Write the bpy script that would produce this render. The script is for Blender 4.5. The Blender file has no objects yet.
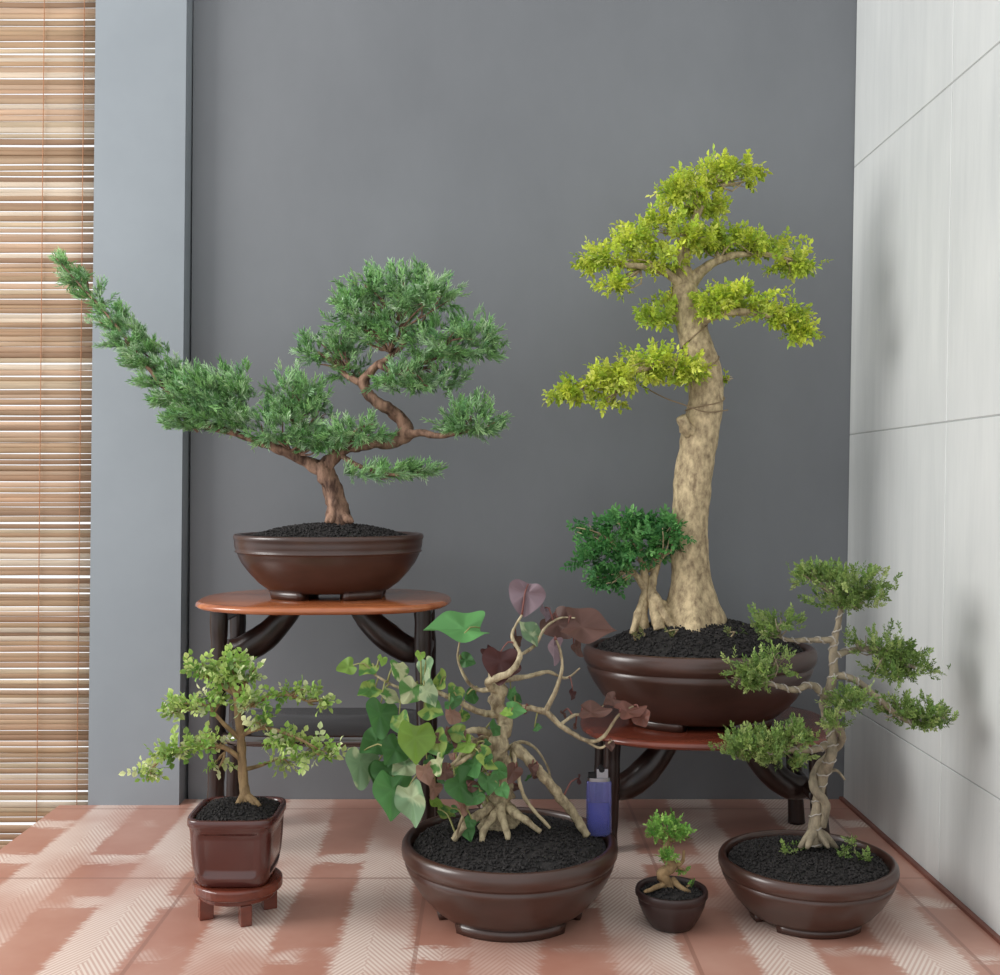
import bpy, math, random
import numpy as np
from mathutils import Vector, noise as mn

random.seed(7)
rng = np.random.default_rng(11)
F, CX, CY, CAMD, CAMH = 1100.0, 489.0, 482.0, 1.6, 0.47
SC = bpy.context.scene
COL = SC.collection

def W(a, b, y):
    """elevation-drawing coordinates at wall distance y -> metres"""
    D = CAMD + y
    return np.array([(a-CX)*D/F, y, CAMH-(b-CY)*D/F])
def S(p, y): return p*(CAMD+y)/F

def lin(h):
    h = h.lstrip('#'); c = [int(h[i:i+2], 16)/255 for i in (0, 2, 4)]
    return np.array([x/12.92 if x <= .04045 else ((x+.055)/1.055)**2.4 for x in c])

# ---------------------------------------------------------------- materials
def mat(name):
    m = bpy.data.materials.new(name); m.use_nodes = True
    nt = m.node_tree; nt.nodes.clear()
    out = nt.nodes.new('ShaderNodeOutputMaterial')
    p = nt.nodes.new('ShaderNodeBsdfPrincipled')
    nt.links.new(p.outputs[0], out.inputs[0])
    return m, nt, p, out
def ramp(nt, stops):
    r = nt.nodes.new('ShaderNodeValToRGB'); e = r.color_ramp.elements
    while len(e) < len(stops): e.new(.5)
    for i, (pos, c) in enumerate(stops):
        e[i].position = pos
        c = lin(c) if isinstance(c, str) else np.array([c]*3, float)
        e[i].color = (*c, 1)
    return r
def noise_node(nt, scale, detail=4, rough=.6, stretch=None, src=None):
    tc = nt.nodes.new('ShaderNodeTexCoord')
    mp = nt.nodes.new('ShaderNodeMapping')
    if stretch: mp.inputs['Scale'].default_value = stretch
    nt.links.new(tc.outputs['Object'], mp.inputs[0])
    n = nt.nodes.new('ShaderNodeTexNoise')
    n.inputs['Scale'].default_value = scale; n.inputs['Detail'].default_value = detail
    n.inputs['Roughness'].default_value = rough
    nt.links.new(mp.outputs[0], n.inputs['Vector'])
    return n
def bump(nt, p, h, strength=.4, dist=.002):
    b = nt.nodes.new('ShaderNodeBump'); b.inputs['Strength'].default_value = strength
    b.inputs['Distance'].default_value = dist
    nt.links.new(h, b.inputs['Height']); nt.links.new(b.outputs[0], p.inputs['Normal'])
def simple(name, c1, c2, scale=20, rough=.6, stretch=None, bs=.3, bd=.002, detail=5, spec=.5, coat=0, lo=.3, hi=.7):
    m, nt, p, o = mat(name)
    n = noise_node(nt, scale, detail, .65, stretch)
    r = ramp(nt, [(lo, c1), (hi, c2)])
    nt.links.new(n.outputs[0], r.inputs[0]); nt.links.new(r.outputs[0], p.inputs['Base Color'])
    p.inputs['Roughness'].default_value = rough
    p.inputs['Specular IOR Level'].default_value = spec
    p.inputs['Coat Weight'].default_value = coat
    p.inputs['Coat Roughness'].default_value = .12
    if bs: bump(nt, p, n.outputs[0], bs, bd)
    return m
def leafmat(name, trans=.35, rough=.5):
    m, nt, p, o = mat(name)
    a = nt.nodes.new('ShaderNodeAttribute'); a.attribute_name = 'Col'
    nt.links.new(a.outputs['Color'], p.inputs['Base Color'])
    p.inputs['Roughness'].default_value = rough
    p.inputs['Specular IOR Level'].default_value = .35
    t = nt.nodes.new('ShaderNodeBsdfTranslucent'); nt.links.new(a.outputs['Color'], t.inputs[0])
    mx = nt.nodes.new('ShaderNodeMixShader'); mx.inputs[0].default_value = trans
    nt.links.new(p.outputs[0], mx.inputs[1]); nt.links.new(t.outputs[0], mx.inputs[2])
    nt.links.new(mx.outputs[0], o.inputs[0])
    return m

M_wall = simple('grey_paint', '#6d7074', '#7a7d81', 2.2, .62, (1, 1, .6), .15, .002, 6)
M_pillar = simple('pillar_paint', '#858c92', '#90979d', 3, .6, None, .1, .001)
M_ground = simple('concrete', '#77726c', '#8b867f', 6, .8)
M_pot = simple('brown_clay', '#35231d', '#4a3028', 9, .28, (1, 1, 3), .06, .001, 4, .65)
M_pot2 = simple('red_glaze', '#42201d', '#522924', 12, .22, None, .05, .001, 3, .6, .3)
M_pot3 = simple('dark_clay', '#2a1d1c', '#382725', 14, .38, None, .1, .001)
M_soil = simple('black_lava_soil', '#0b0a0b', '#322e2d', 190, .85, None, .5, .002)
M_darkwood = simple('dark_wood', '#150e0c', '#33211c', 14, .28, (4, 4, .7), .2, .001)
M_shelf = simple('polished_dark_wood', '#1c1614', '#2c211d', 14, .16, (1, 6, 6), .05, .001, 4, .9, .6)
M_redwood = simple('red_wood', '#8a4528', '#bd7448', 10, .2, (.7, 6, 6), .06, .001, 5, .5, .5)
M_redwood2 = simple('mahogany', '#54261d', '#7c3c2a', 10, .26, (.7, 6, 6), .06, .001, 5, .5, .3)
M_barkj = simple('juniper_bark', '#4a3226', '#a3806a', 95, .8, (1, 1, .3), .9, .004, lo=.36, hi=.64)
M_barkt = simple('pale_bark', '#7d6b52', '#cdb993', 85, .8, (1.3, 1.3, .8), .8, .003, 9, lo=.34, hi=.62)
M_barks = simple('small_bark', '#6b563c', '#a58a63', 120, .8, (1, 1, .4), .8, .002)
M_barkr = simple('grey_bark', '#6a6152', '#a1947c', 120, .8, (1, 1, .4), .8, .002)
M_barkh = simple('hibiscus_bark', '#6f6049', '#bcae8d', 110, .75, (1, 1, .5), .8, .002, lo=.35, hi=.62)
M_wire = simple('aluminium_wire', '#8f8880', '#b5aea4', 50, .35)
M_leaf = leafmat('leaf_foliage', .35)
M_needle = leafmat('needle_foliage', .25, .5)

def floor_mat():
    m, nt, p, o = mat('batik_terracotta_tile')
    N = nt.nodes.new; L = nt.links.new
    tc = N('ShaderNodeTexCoord'); sep = N('ShaderNodeSeparateXYZ'); L(tc.outputs['Object'], sep.inputs[0])
    def math_(op, a, b=None, c=None, cl=False):
        n = N('ShaderNodeMath'); n.operation = op; n.use_clamp = cl
        for i, v in enumerate((a, b, c)):
            if v is None: continue
            if isinstance(v, (int, float)): n.inputs[i].default_value = v
            else: L(v, n.inputs[i])
        return n.outputs[0]
    def nz(scale, stretch, detail=4, off=(0, 0, 0)):
        mp = N('ShaderNodeMapping'); mp.inputs['Scale'].default_value = stretch; mp.inputs['Location'].default_value = off
        L(tc.outputs['Object'], mp.inputs[0]); n = N('ShaderNodeTexNoise'); n.inputs['Scale'].default_value = scale
        n.inputs['Detail'].default_value = detail; L(mp.outputs[0], n.inputs['Vector']); return n.outputs[0]
    X, Y = sep.outputs[0], sep.outputs[1]
    T = .277
    def joint(c, off):
        fr = math_('FRACT', math_('DIVIDE', math_('SUBTRACT', c, off), T))
        d = math_('MINIMUM', fr, math_('SUBTRACT', 1., fr))
        return math_('LESS_THAN', d, .008)
    j = math_('MAXIMUM', joint(X, -.0734), joint(Y, -.295))
    rag = math_('MULTIPLY', math_('SUBTRACT', nz(140, (.35, 1.2, 1)), .5), .8)
    low = math_('MULTIPLY', math_('SUBTRACT', nz(5, (1, .4, 1)), .5), .9)
    def sstep(v, a, b):
        n = N('ShaderNodeMapRange'); n.interpolation_type = 'SMOOTHSTEP'; n.inputs[1].default_value = a; n.inputs[2].default_value = b
        L(v, n.inputs[0]); return n.outputs[0]
    sx = math_('FRACT', math_('ADD', math_('DIVIDE', math_('ADD', X, .05), .1385), math_('ADD', math_('MULTIPLY', low, .25), math_('MULTIPLY', rag, .22))))
    bx = sstep(math_('ADD', math_('ABSOLUTE', math_('SUBTRACT', sx, .5)), math_('MULTIPLY', low, .45)), .29, .22)
    sy = math_('FRACT', math_('ADD', math_('DIVIDE', math_('ADD', Y, .02), .139), math_('ADD', math_('MULTIPLY', low, .2), math_('MULTIPLY', rag, .4))))
    by = sstep(math_('ABSOLUTE', math_('SUBTRACT', sy, .5)), .15, .08)
    mask2 = sstep(nz(6, (1, 1, 1), 3, (3, 1, 0)), .48, .56)
    hx = math_('ADD', math_('MULTIPLY', X, 1150.), math_('MULTIPLY', Y, 700.))
    hy = math_('SUBTRACT', math_('MULTIPLY', X, 1150.), math_('MULTIPLY', Y, 700.))
    h1 = sstep(math_('SINE', hx), -.8, .6); h2 = sstep(math_('SINE', hy), -.8, .6)
    pick = math_('GREATER_THAN', sx, .5)
    h = math_('ADD', math_('MULTIPLY', h1, pick), math_('MULTIPLY', h2, math_('SUBTRACT', 1., pick)))
    hh = math_('ADD', math_('MULTIPLY', h, .42), .30)
    fade = math_('ADD', math_('MULTIPLY', sstep(nz(5.5, (1, .8, 1), 3, (7, 2, 0)), .36, .58), .75), .25)
    msk = math_('MAXIMUM', bx, math_('MULTIPLY', by, mask2))
    fac = math_('MULTIPLY', math_('MULTIPLY', msk, hh), fade, cl=True)
    n = noise_node(nt, 5, 5)
    base = ramp(nt, [(.3, '#a97361'), (.7, '#c09484')]); L(n.outputs[0], base.inputs[0])
    mx = N('ShaderNodeMix'); mx.data_type = 'RGBA'; L(fac, mx.inputs[0]); L(base.outputs[0], mx.inputs[6]); mx.inputs[7].default_value = (*lin('#f3eae0'), 1)
    m2 = N('ShaderNodeMix'); m2.data_type = 'RGBA'; L(math_('MULTIPLY', j, .6), m2.inputs[0]); L(mx.outputs[2], m2.inputs[6]); m2.inputs[7].default_value = (*lin('#946a5c'), 1)
    L(m2.outputs[2], p.inputs['Base Color'])
    p.inputs['Roughness'].default_value = .32
    p.inputs['Specular IOR Level'].default_value = .7
    bump(nt, p, math_('MULTIPLY', j, -1.), .5, .001)
    return m
M_floor = floor_mat()

def rwall_mat():
    m, nt, p, o = mat('washed_white_tile')
    n = noise_node(nt, 30, 6, .7, (.3, 1.2, .12))
    n2 = noise_node(nt, 3, 3, .5)
    mx = nt.nodes.new('ShaderNodeMath'); mx.operation = 'ADD'
    nt.links.new(n.outputs[0], mx.inputs[0]); nt.links.new(n2.outputs[0], mx.inputs[1])
    r = ramp(nt, [(.0, '#c6c9c8'), (1, '#dadcda')])
    h = nt.nodes.new('ShaderNodeMath'); h.operation = 'MULTIPLY'; h.inputs[1].default_value = .5
    nt.links.new(mx.outputs[0], h.inputs[0])
    rr = nt.nodes.new('ShaderNodeMapRange'); rr.inputs[1].default_value = .35; rr.inputs[2].default_value = .65
    nt.links.new(h.outputs[0], rr.inputs[0]); nt.links.new(rr.outputs[0], r.inputs[0])
    nt.links.new(r.outputs[0], p.inputs['Base Color']); p.inputs['Roughness'].default_value = .5
    bump(nt, p, n.outputs[0], .12, .001)
    return m
M_rwall = rwall_mat()
M_grout = simple('grout', '#a0a3a2', '#aeb0af', 30, .9)

def attr_mat(name, rough=.5, trans=0.):
    m, nt, p, o = mat(name)
    a = nt.nodes.new('ShaderNodeAttribute'); a.attribute_name = 'Col'
    n = noise_node(nt, 30, 4, .6, (.25, 1, 6))
    r = ramp(nt, [(.25, .75), (.75, 1.1)]); nt.links.new(n.outputs[0], r.inputs[0])
    mx = nt.nodes.new('ShaderNodeMix'); mx.data_type = 'RGBA'; mx.blend_type = 'MULTIPLY'; mx.inputs[0].default_value = 1
    nt.links.new(a.outputs['Color'], mx.inputs[6]); nt.links.new(r.outputs[0], mx.inputs[7])
    nt.links.new(mx.outputs[2], p.inputs['Base Color']); p.inputs['Roughness'].default_value = rough
    if trans:
        t = nt.nodes.new('ShaderNodeBsdfTranslucent'); nt.links.new(mx.outputs[2], t.inputs[0])
        ms = nt.nodes.new('ShaderNodeMixShader'); ms.inputs[0].default_value = trans
        nt.links.new(p.outputs[0], ms.inputs[1]); nt.links.new(t.outputs[0], ms.inputs[2]); nt.links.new(ms.outputs[0], o.inputs[0])
    return m
M_bamboo = attr_mat('bamboo', .5, .45)

# ---------------------------------------------------------------- mesh helpers
class MB:
    def __init__(s): s.v = []; s.f = []; s.c = []; s.n = 0
    def add(s, v, f, c=None):
        v = np.asarray(v, float); s.v.append(v)
        for q in f: s.f.append(tuple(int(i)+s.n for i in q))
        if c is None: c = np.ones((len(v), 3))
        c = np.asarray(c, float)
        if c.ndim == 1: c = np.tile(c, (len(v), 1))
        s.c.append(c); s.n += len(v)
    def obj(s, name, m, smooth=True, parent=None):
        me = bpy.data.meshes.new(name)
        V = np.concatenate(s.v)
        me.from_pydata(V.tolist(), [], s.f)
        at = me.attributes.new('Col', 'FLOAT_COLOR', 'POINT')
        C = np.concatenate(s.c); C = np.concatenate([C, np.ones((len(C), 1))], 1)
        at.data.foreach_set('color', C.astype(np.float32).ravel())
        me.materials.append(m)
        if smooth: me.polygons.foreach_set('use_smooth', [True]*len(me.polygons))
        me.update()
        o = bpy.data.objects.new(name, me); COL.objects.link(o)
        if parent:
            o.parent = parent
            o.location = [-x for x in parent.location]
        return o
def empty(name, loc):
    e = bpy.data.objects.new(name, None); e.empty_display_size = .05
    e.location = [float(x) for x in loc]; COL.objects.link(e); return e
def bevel(o, w=.002, seg=2):
    b = o.modifiers.new('bevel', 'BEVEL'); b.width = w; b.segments = seg; b.limit_method = 'ANGLE'
def boxv(x0, x1, y0, y1, z0, z1):
    v = [(x, y, z) for z in (z0, z1) for x, y in ((x0, y0), (x1, y0), (x1, y1), (x0, y1))]
    f = [(3, 2, 1, 0), (4, 5, 6, 7), (0, 1, 5, 4), (1, 2, 6, 5), (2, 3, 7, 6), (3, 0, 4, 7)]
    return np.array(v, float), f

def spline(P, R, step=.006):
    P = np.asarray(P, float); R = np.asarray(R, float)
    n = len(P); out = []; rr = []
    for i in range(n-1):
        p0 = P[max(i-1, 0)]; p1 = P[i]; p2 = P[i+1]; p3 = P[min(i+2, n-1)]
        k = max(2, int(np.linalg.norm(p2-p1)/step))
        for j in range(k):
            t = j/k
            out.append(.5*((2*p1)+(-p0+p2)*t+(2*p0-5*p1+4*p2-p3)*t*t+(-p0+3*p1-3*p2+p3)*t**3))
            rr.append(R[i]*(1-t)+R[i+1]*t)
    out.append(P[-1]); rr.append(R[-1])
    return np.array(out), np.array(rr)
def frames(P):
    T = np.gradient(P, axis=0); T /= np.linalg.norm(T, axis=1)[:, None]+1e-12
    up = np.array([0, 1., 0]) if abs(T[0][1]) < .9 else np.array([1., 0, 0])
    A = np.zeros_like(P); B = np.zeros_like(P)
    a = np.cross(T[0], up); a /= np.linalg.norm(a)
    for i in range(len(P)):
        a = a-T[i]*np.dot(a, T[i]); a /= np.linalg.norm(a)+1e-12
        A[i] = a; B[i] = np.cross(T[i], a)
    return T, A, B
def tube(mb, P, R, sides=10, amp=0., freq=60., step=.006, c=None, squash=1., flute=None):
    P, R = spline(P, R, step); T, A, B = frames(P)
    V = []
    for i in range(len(P)):
        fl = flute(i/(len(P)-1)) if flute else 0
        for k in range(sides):
            th = 2*math.pi*k/sides
            d = A[i]*math.cos(th)+B[i]*math.sin(th)*squash
            r = R[i]
            if fl: r *= 1+fl*(math.sin(th*5+.6)+.6*math.sin(th*8+2))
            if amp:
                q = P[i]+d*r
                r = r*(1+amp*mn.noise(Vector(q*freq))+amp*.5*mn.noise(Vector(q*freq*2.7)))
            V.append(P[i]+d*r)
    f = []
    for i in range(len(P)-1):
        for k in range(sides):
            a = i*sides+k; b = i*sides+(k+1) % sides
            f.append((a, b, b+sides, a+sides))
    f.append(tuple(range(sides-1, -1, -1))); f.append(tuple((len(P)-1)*sides+k for k in range(sides)))
    mb.add(V, f, c)
    return P
def coil(mb, P, R, turns, wr, seg=14):
    P, R = spline(P, R, .002); T, A, B = frames(P)
    n = int(turns*seg); idx = np.linspace(0, len(P)-1, n); pts = []
    for j, x in enumerate(idx):
        i = int(x); th = 2*math.pi*j/seg
        pts.append(P[i]+(A[i]*math.cos(th)+B[i]*math.sin(th))*(R[i]+wr*.5))
    tube(mb, pts, [wr]*len(pts), 6, step=1.)

# ---------------------------------------------------------------- leaf templates (V, F, shade)
def leaf_t(w=.28, fold=.08, droop=.1):
    v = np.array([(0, 0, 0), (-w, fold, .35), (w, fold, .35), (-w*.8, fold, .68), (w*.8, fold, .68), (0, -droop, 1), (0, 0, .35), (0, -droop*.3, .68)])
    f = [(0, 6, 1), (0, 2, 6), (1, 6, 7), (1, 7, 3), (6, 2, 4), (6, 4, 7), (3, 7, 5), (7, 4, 5)]
    s = np.array([.75, 1, 1, 1.05, 1.05, 1.1, .85, .9])
    return v, f, s
def rot_y(a): c, s = math.cos(a), math.sin(a); return np.array([[c, 0, s], [0, 1, 0], [-s, 0, c]])
def rot_z(a): c, s = math.cos(a), math.sin(a); return np.array([[c, -s, 0], [s, c, 0], [0, 0, 1]])
def rot_x(a): c, s = math.cos(a), math.sin(a); return np.array([[1, 0, 0], [0, c, -s], [0, s, c]])
def join_t(parts):
    V = []; Fc = []; Sd = []; n = 0
    for v, f, s in parts:
        V.append(v); Fc += [tuple(i+n for i in q) for q in f]; Sd.append(s); n += len(v)
    return np.concatenate(V), Fc, np.concatenate(Sd)
def compound(n=4, ll=.42, w=.3, ang=1.0, seed=0, twist=.5):
    r = random.Random(seed); parts = []
    t = np.array([(-.012, 0, 0), (.012, 0, 0), (0, 0, .95)]); parts.append((t, [(0, 1, 2)], np.array([.6, .6, .8])))
    for i in range(n):
        z = .15+.7*i/n
        for s in (-1, 1):
            v, f, sh = leaf_t(w)
            l = ll*r.uniform(.75, 1.15)*(1-.25*i/n)
            v = v@rot_x(r.uniform(-twist, twist)).T*l
            v = v@rot_y(s*ang*r.uniform(.8, 1.15)).T + np.array([0, r.uniform(-.04, .04), z])
            parts.append((v, f, sh*r.uniform(.8, 1.2)))
    v, f, sh = leaf_t(w); parts.append((v*ll+np.array([0, 0, .75]), f, sh*1.1))
    return join_t(parts)
def spindle(base, d, l, r):
    d = d/np.linalg.norm(d); a = np.cross(d, [.3, 1, .2]); a /= np.linalg.norm(a); b = np.cross(d, a)
    v = [base]+[base+d*l*.45+(a*math.cos(t)+b*math.sin(t))*r for t in (0, 2.09, 4.19)]+[base+d*l]
    f = [(0, 2, 1), (0, 3, 2), (0, 1, 3), (4, 1, 2), (4, 2, 3), (4, 3, 1)]
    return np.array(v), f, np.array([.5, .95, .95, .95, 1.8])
def needle_t(seed=0, n=11, rad=.05):
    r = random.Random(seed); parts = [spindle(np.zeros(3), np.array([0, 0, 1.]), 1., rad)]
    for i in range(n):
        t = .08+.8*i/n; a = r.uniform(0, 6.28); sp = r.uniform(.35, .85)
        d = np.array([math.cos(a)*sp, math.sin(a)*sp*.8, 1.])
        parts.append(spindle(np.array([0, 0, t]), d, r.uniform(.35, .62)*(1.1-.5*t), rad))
    return join_t(parts)

def unit(v): return v/(np.linalg.norm(v, axis=-1, keepdims=True)+1e-9)
def scatter(mb, tmpls, pos, dirs, sc, cols, up=.0):
    pos = np.asarray(pos); dirs = unit(np.asarray(dirs)); k = len(pos)
    which = rng.integers(0, len(tmpls), k)
    for ti, (tv, tf, ts) in enumerate(tmpls):
        ix = np.where(which == ti)[0]
        if len(ix) == 0: continue
        d = dirs[ix]; r = rng.normal(size=(len(ix), 3))
        r[:, 2] += up*3
        yv = unit(r-d*np.sum(r*d, 1)[:, None]); xv = np.cross(yv, d)
        Mx = np.stack([xv, yv, d], 2)
        V = np.einsum('kij,nj->kni', Mx, tv)*sc[ix][:, None, None]+pos[ix][:, None, :]
        Cc = cols[ix][:, None, :]*ts[None, :, None]
        nv = len(tv); off = (np.arange(len(ix))*nv)
        Fa = (np.array(tf)[None]+off[:, None, None]).reshape(-1, 3)
        mb.v.append(V.reshape(-1, 3)); mb.c.append(np.clip(Cc.reshape(-1, 3), 0, 1))
        mb.f += [tuple(q) for q in (Fa+mb.n).tolist()]; mb.n += nv*len(ix)

def clump(mb, tw, c, rad, n, tmpls, size, pal, attach=None, upb=.5, out=.8, bias=None, pad=True, up=0., twigs=6, twr=.0011, jit=.5, shell=.45, lumpy=.3, thin=0.):
    """foliage pad: ellipsoid centre c, radii rad (m)"""
    c = np.asarray(c, float); rad = np.asarray(rad, float)
    g = unit(rng.normal(size=(n, 3)))
    rr = rng.uniform(shell, 1., n)**.6
    lump = np.array([1+lumpy*mn.noise(Vector(q*2.1+c*40))+lumpy*.5*mn.noise(Vector(q*5+c*40)) for q in g])
    u = g*(rr*lump)[:, None]
    if pad: u[:, 2] = np.where(u[:, 2] < -.45, u[:, 2]*.45, u[:, 2])
    pos = c+u*rad
    if thin:  # leave irregular gaps between shoots
        keep = np.array([mn.noise(Vector(q*55.)) > thin-.5 for q in pos])
        if keep.sum() > 3: pos = pos[keep]; u = u[keep]
    n = len(pos)
    d = unit(u/rad*rad.mean())*out+np.array([0, 0, upb])+rng.normal(size=(n, 3))*jit*.6
    if bias is not None: d = d+np.asarray(bias)
    pal = np.array([lin(p) for p in pal])
    i = rng.integers(0, len(pal), n); t = rng.uniform(0, 1, n)[:, None]
    cols = pal[i]*(1-t)+pal[(i+1) % len(pal)]*t
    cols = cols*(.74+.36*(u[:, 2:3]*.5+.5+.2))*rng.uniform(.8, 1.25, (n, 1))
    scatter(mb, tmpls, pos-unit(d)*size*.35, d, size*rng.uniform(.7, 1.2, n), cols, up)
    if attach is not None:
        a = np.asarray(attach, float)
        for j in range(twigs):
            e = c+unit(rng.normal(size=3))*rad*rng.uniform(.3, .85); m_ = (a+e)/2+rng.normal(size=3)*.12*np.linalg.norm(e-a)
            tube(tw, [a, m_, e], [twr*1.6, twr*1.1, twr*.5], 5, step=.01)

# ---------------------------------------------------------------- pots
def lathe(mb, c, rx, ry, h, prof, seg=72, ex=2., panel=0., rot=0.):
    V = []; n = len(prof)
    for r, z in prof:
        for k in range(seg):
            th = 2*math.pi*k/seg+.0001
            ct, st = math.cos(th), math.sin(th)
            m_ = (abs(ct)**ex+abs(st)**ex)**(-1/ex)
            x, y = m_*ct*r, m_*st*r
            if panel and r > .5 and .2 < z < .8:
                t = min(abs(x), abs(y))/max(abs(x), abs(y))
                if t < .68: x *= 1-panel; y *= 1-panel
            X, Y = x*rx, y*ry
            V.append((c[0]+X*math.cos(rot)-Y*math.sin(rot), c[1]+X*math.sin(rot)+Y*math.cos(rot), c[2]+z*h))
    f = []
    for i in range(n-1):
        for k in range(seg):
            a = i*seg+k; b = i*seg+(k+1) % seg
            f.append((a, b, b+seg, a+seg))
    f.append(tuple(range(seg-1, -1, -1))); f.append(tuple((n-1)*seg+k for k in range(seg)))
    mb.add(V, f)
def arcfoot(mb, c, rx, ry, r0, r1, z0, z1, a0, a1, n=12):
    V = []
    for k in range(n+1):
        a = a0+(a1-a0)*k/n
        for r, z in ((r0, z0), (r1*.97, z0), (r1, z1), (r0, z1)):
            V.append((c[0]+rx*r*math.cos(a), c[1]+ry*r*math.sin(a), c[2]+z))
    f = []
    for k in range(n):
        for q in range(4):
            a = k*4+q; b = k*4+(q+1) % 4; f.append((a, a+4, b+4, b))
    f.append((0, 1, 2, 3)); f.append(tuple(n*4+q for q in (3, 2, 1, 0)))
    mb.add(V, f)
BOWL = [(.0, .09), (.5, .09), (.62, .09), (.66, .12), (.74, .22), (.83, .37), (.905, .54), (.945, .66), (.958, .715), (.945, .735), (.945, .755), (.965, .77), (.985, .82), (.99, .88), (.985, .94), (.965, .985), (.94, 1.), (.915, .99), (.90, .955), (.895, .86), (.85, .6), (.5, .4), (.01, .4)]
DRUM = [(.0, .1), (.5, .1), (.58, .1), (.64, .13), (.74, .24), (.84, .40), (.91, .54), (.945, .64), (.96, .70), (.968, .715), (.982, .72), (.985, .735), (.978, .745), (.972, .755), (.985, .80), (.99, .86), (.99, .91), (1., .93), (1., .97), (.985, 1.), (.95, 1.), (.925, .98), (.915, .92), (.90, .8), (.85, .6), (.5, .4), (.01, .4)]
def soil(parent, c, rx, ry, z, mound=.012, n=1800, g=.0022, ex=2.):
    mb = MB(); seg = 48; V = []
    rings = np.linspace(0.02, 1, 12)
    hgt = lambda r: mound*(1-r**2)
    for r in rings:
        for k in range(seg):
            th = 2*math.pi*k/seg; m_ = (abs(math.cos(th))**ex+abs(math.sin(th))**ex)**(-1/ex)
            V.append((c[0]+rx*r*m_*math.cos(th), c[1]+ry*r*m_*math.sin(th), z+hgt(r)))
    f = []
    for i in range(len(rings)-1):
        for k in range(seg):
            a = i*seg+k; b = i*seg+(k+1) % seg; f.append((a, a+seg, b+seg, b))
    f.append(tuple(range(seg)))
    mb.add(V, f)
    ov = np.array([(1, 0, 0), (-1, 0, 0), (0, 1, 0), (0, -1, 0), (0, 0, 1), (0, 0, -1)], float)
    of = [(0, 2, 4), (2, 1, 4), (1, 3, 4), (3, 0, 4), (2, 0, 5), (1, 2, 5), (3, 1, 5), (0, 3, 5)]
    r = np.sqrt(rng.uniform(0, 1, n))*.97; th = rng.uniform(0, 6.283, n)
    m_ = (np.abs(np.cos(th))**ex+np.abs(np.sin(th))**ex)**(-1/ex)
    pos = np.stack([c[0]+rx*r*m_*np.cos(th), c[1]+ry*r*m_*np.sin(th), z+mound*(1-r**2)+g*.5+0*r], 1)
    T = []
    for q in range(4):
        T.append((ov*rng.uniform(.6, 1.2, (6, 3)), of, np.ones(6)))
    scatter(mb, T, pos, rng.normal(size=(n, 3)), g*rng.uniform(.5, 1.3, n), np.ones((n, 3)))
    return mb.obj('soil', M_soil, False, parent)
def pot(parent, c, rx, ry, h, prof, m, feet=4, ex=2., fr=(.45, .64), span=.42, a00=None):
    mb = MB(); lathe(mb, c, rx, ry, h, prof, ex=ex)
    for k in range(feet):
        a = (math.pi/feet if a00 is None else a00)+2*math.pi*k/feet
        arcfoot(mb, c, rx, ry, fr[0], fr[1], 0.0003, h*.13, a-span, a+span)
    return mb.obj('pot', m, True, parent)

# ================================================================ ROOM
LEAN = .017
def sheared(o, k):
    for v in o.data.vertices: v.co.x += k*max(0, v.co.z)
XW = W(843, 803, .03)[0]; XP0 = W(88, 803, 0)[0]; XP1 = W(179, 803, 0)[0]
mb = MB(); mb.add(*boxv(XP1, XW, .031, .10, -.75, 1.75)); o = mb.obj('wall_back', M_wall, False)
for v in o.data.vertices:
    v.co.x += (.0095 if v.co.x < 0 else LEAN)*max(0, v.co.z)
mb = MB()
v, f = boxv(XP0, XP1, 0., .16, 0, 1.75); mb.add(v, f)
v, f = boxv(XP0, XP1, 0., .16, -.75, 0); mb.add(v, f)
o = mb.obj('pillar', M_pillar, False); sheared(o, .0095)
mb = MB(); g = .0008
ys = [.03, -.316, -.99, -1.66]; zs = [.0, .142, .540, .936, 1.332, 1.728]
for i in range(len(ys)-1):
    for j in range(len(zs)-1):
        mb.add(*boxv(XW+.0003, XW+.012, ys[i+1]+g, ys[i]-g, zs[j]+g, zs[j+1]-g))
o = mb.obj('wall_right', M_rwall, False); bevel(o, .0007, 1); sheared(o, LEAN)
mb = MB(); mb.add(*boxv(XW+.0013, XW+.06, -1.66, .10, 0, 1.74)); mb.add(*boxv(XW+.0013, XW+.06, -1.66, .10, -.75, 0))
gr = mb.obj('grout_bed', M_grout, False, o); sheared(gr, LEAN)
XL = -.625
mb = MB()
mb.add(*boxv(XL, XW, -1.05, 0., -.05, 0)); mb.add(*boxv(XP1, XW, 0., .03, -.05, 0)); mb.add(*boxv(XL+.03, XW, -1.02, -.002, -.75, -.05))
pl = mb.obj('tiled_platform', M_floor, False)
mb = MB(); mb.add(*boxv(XW-.006, XW, -1.05, .03, 0, .004)); o = mb.obj('trim_1', simple('edge_trim', '#6d4338', '#84564a', 20, .5), False)
mb = MB(); mb.add(*boxv(-3, 1.2, -3, 1.5, -.8, -.75)); mb.obj('floor', M_ground, False)

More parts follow.
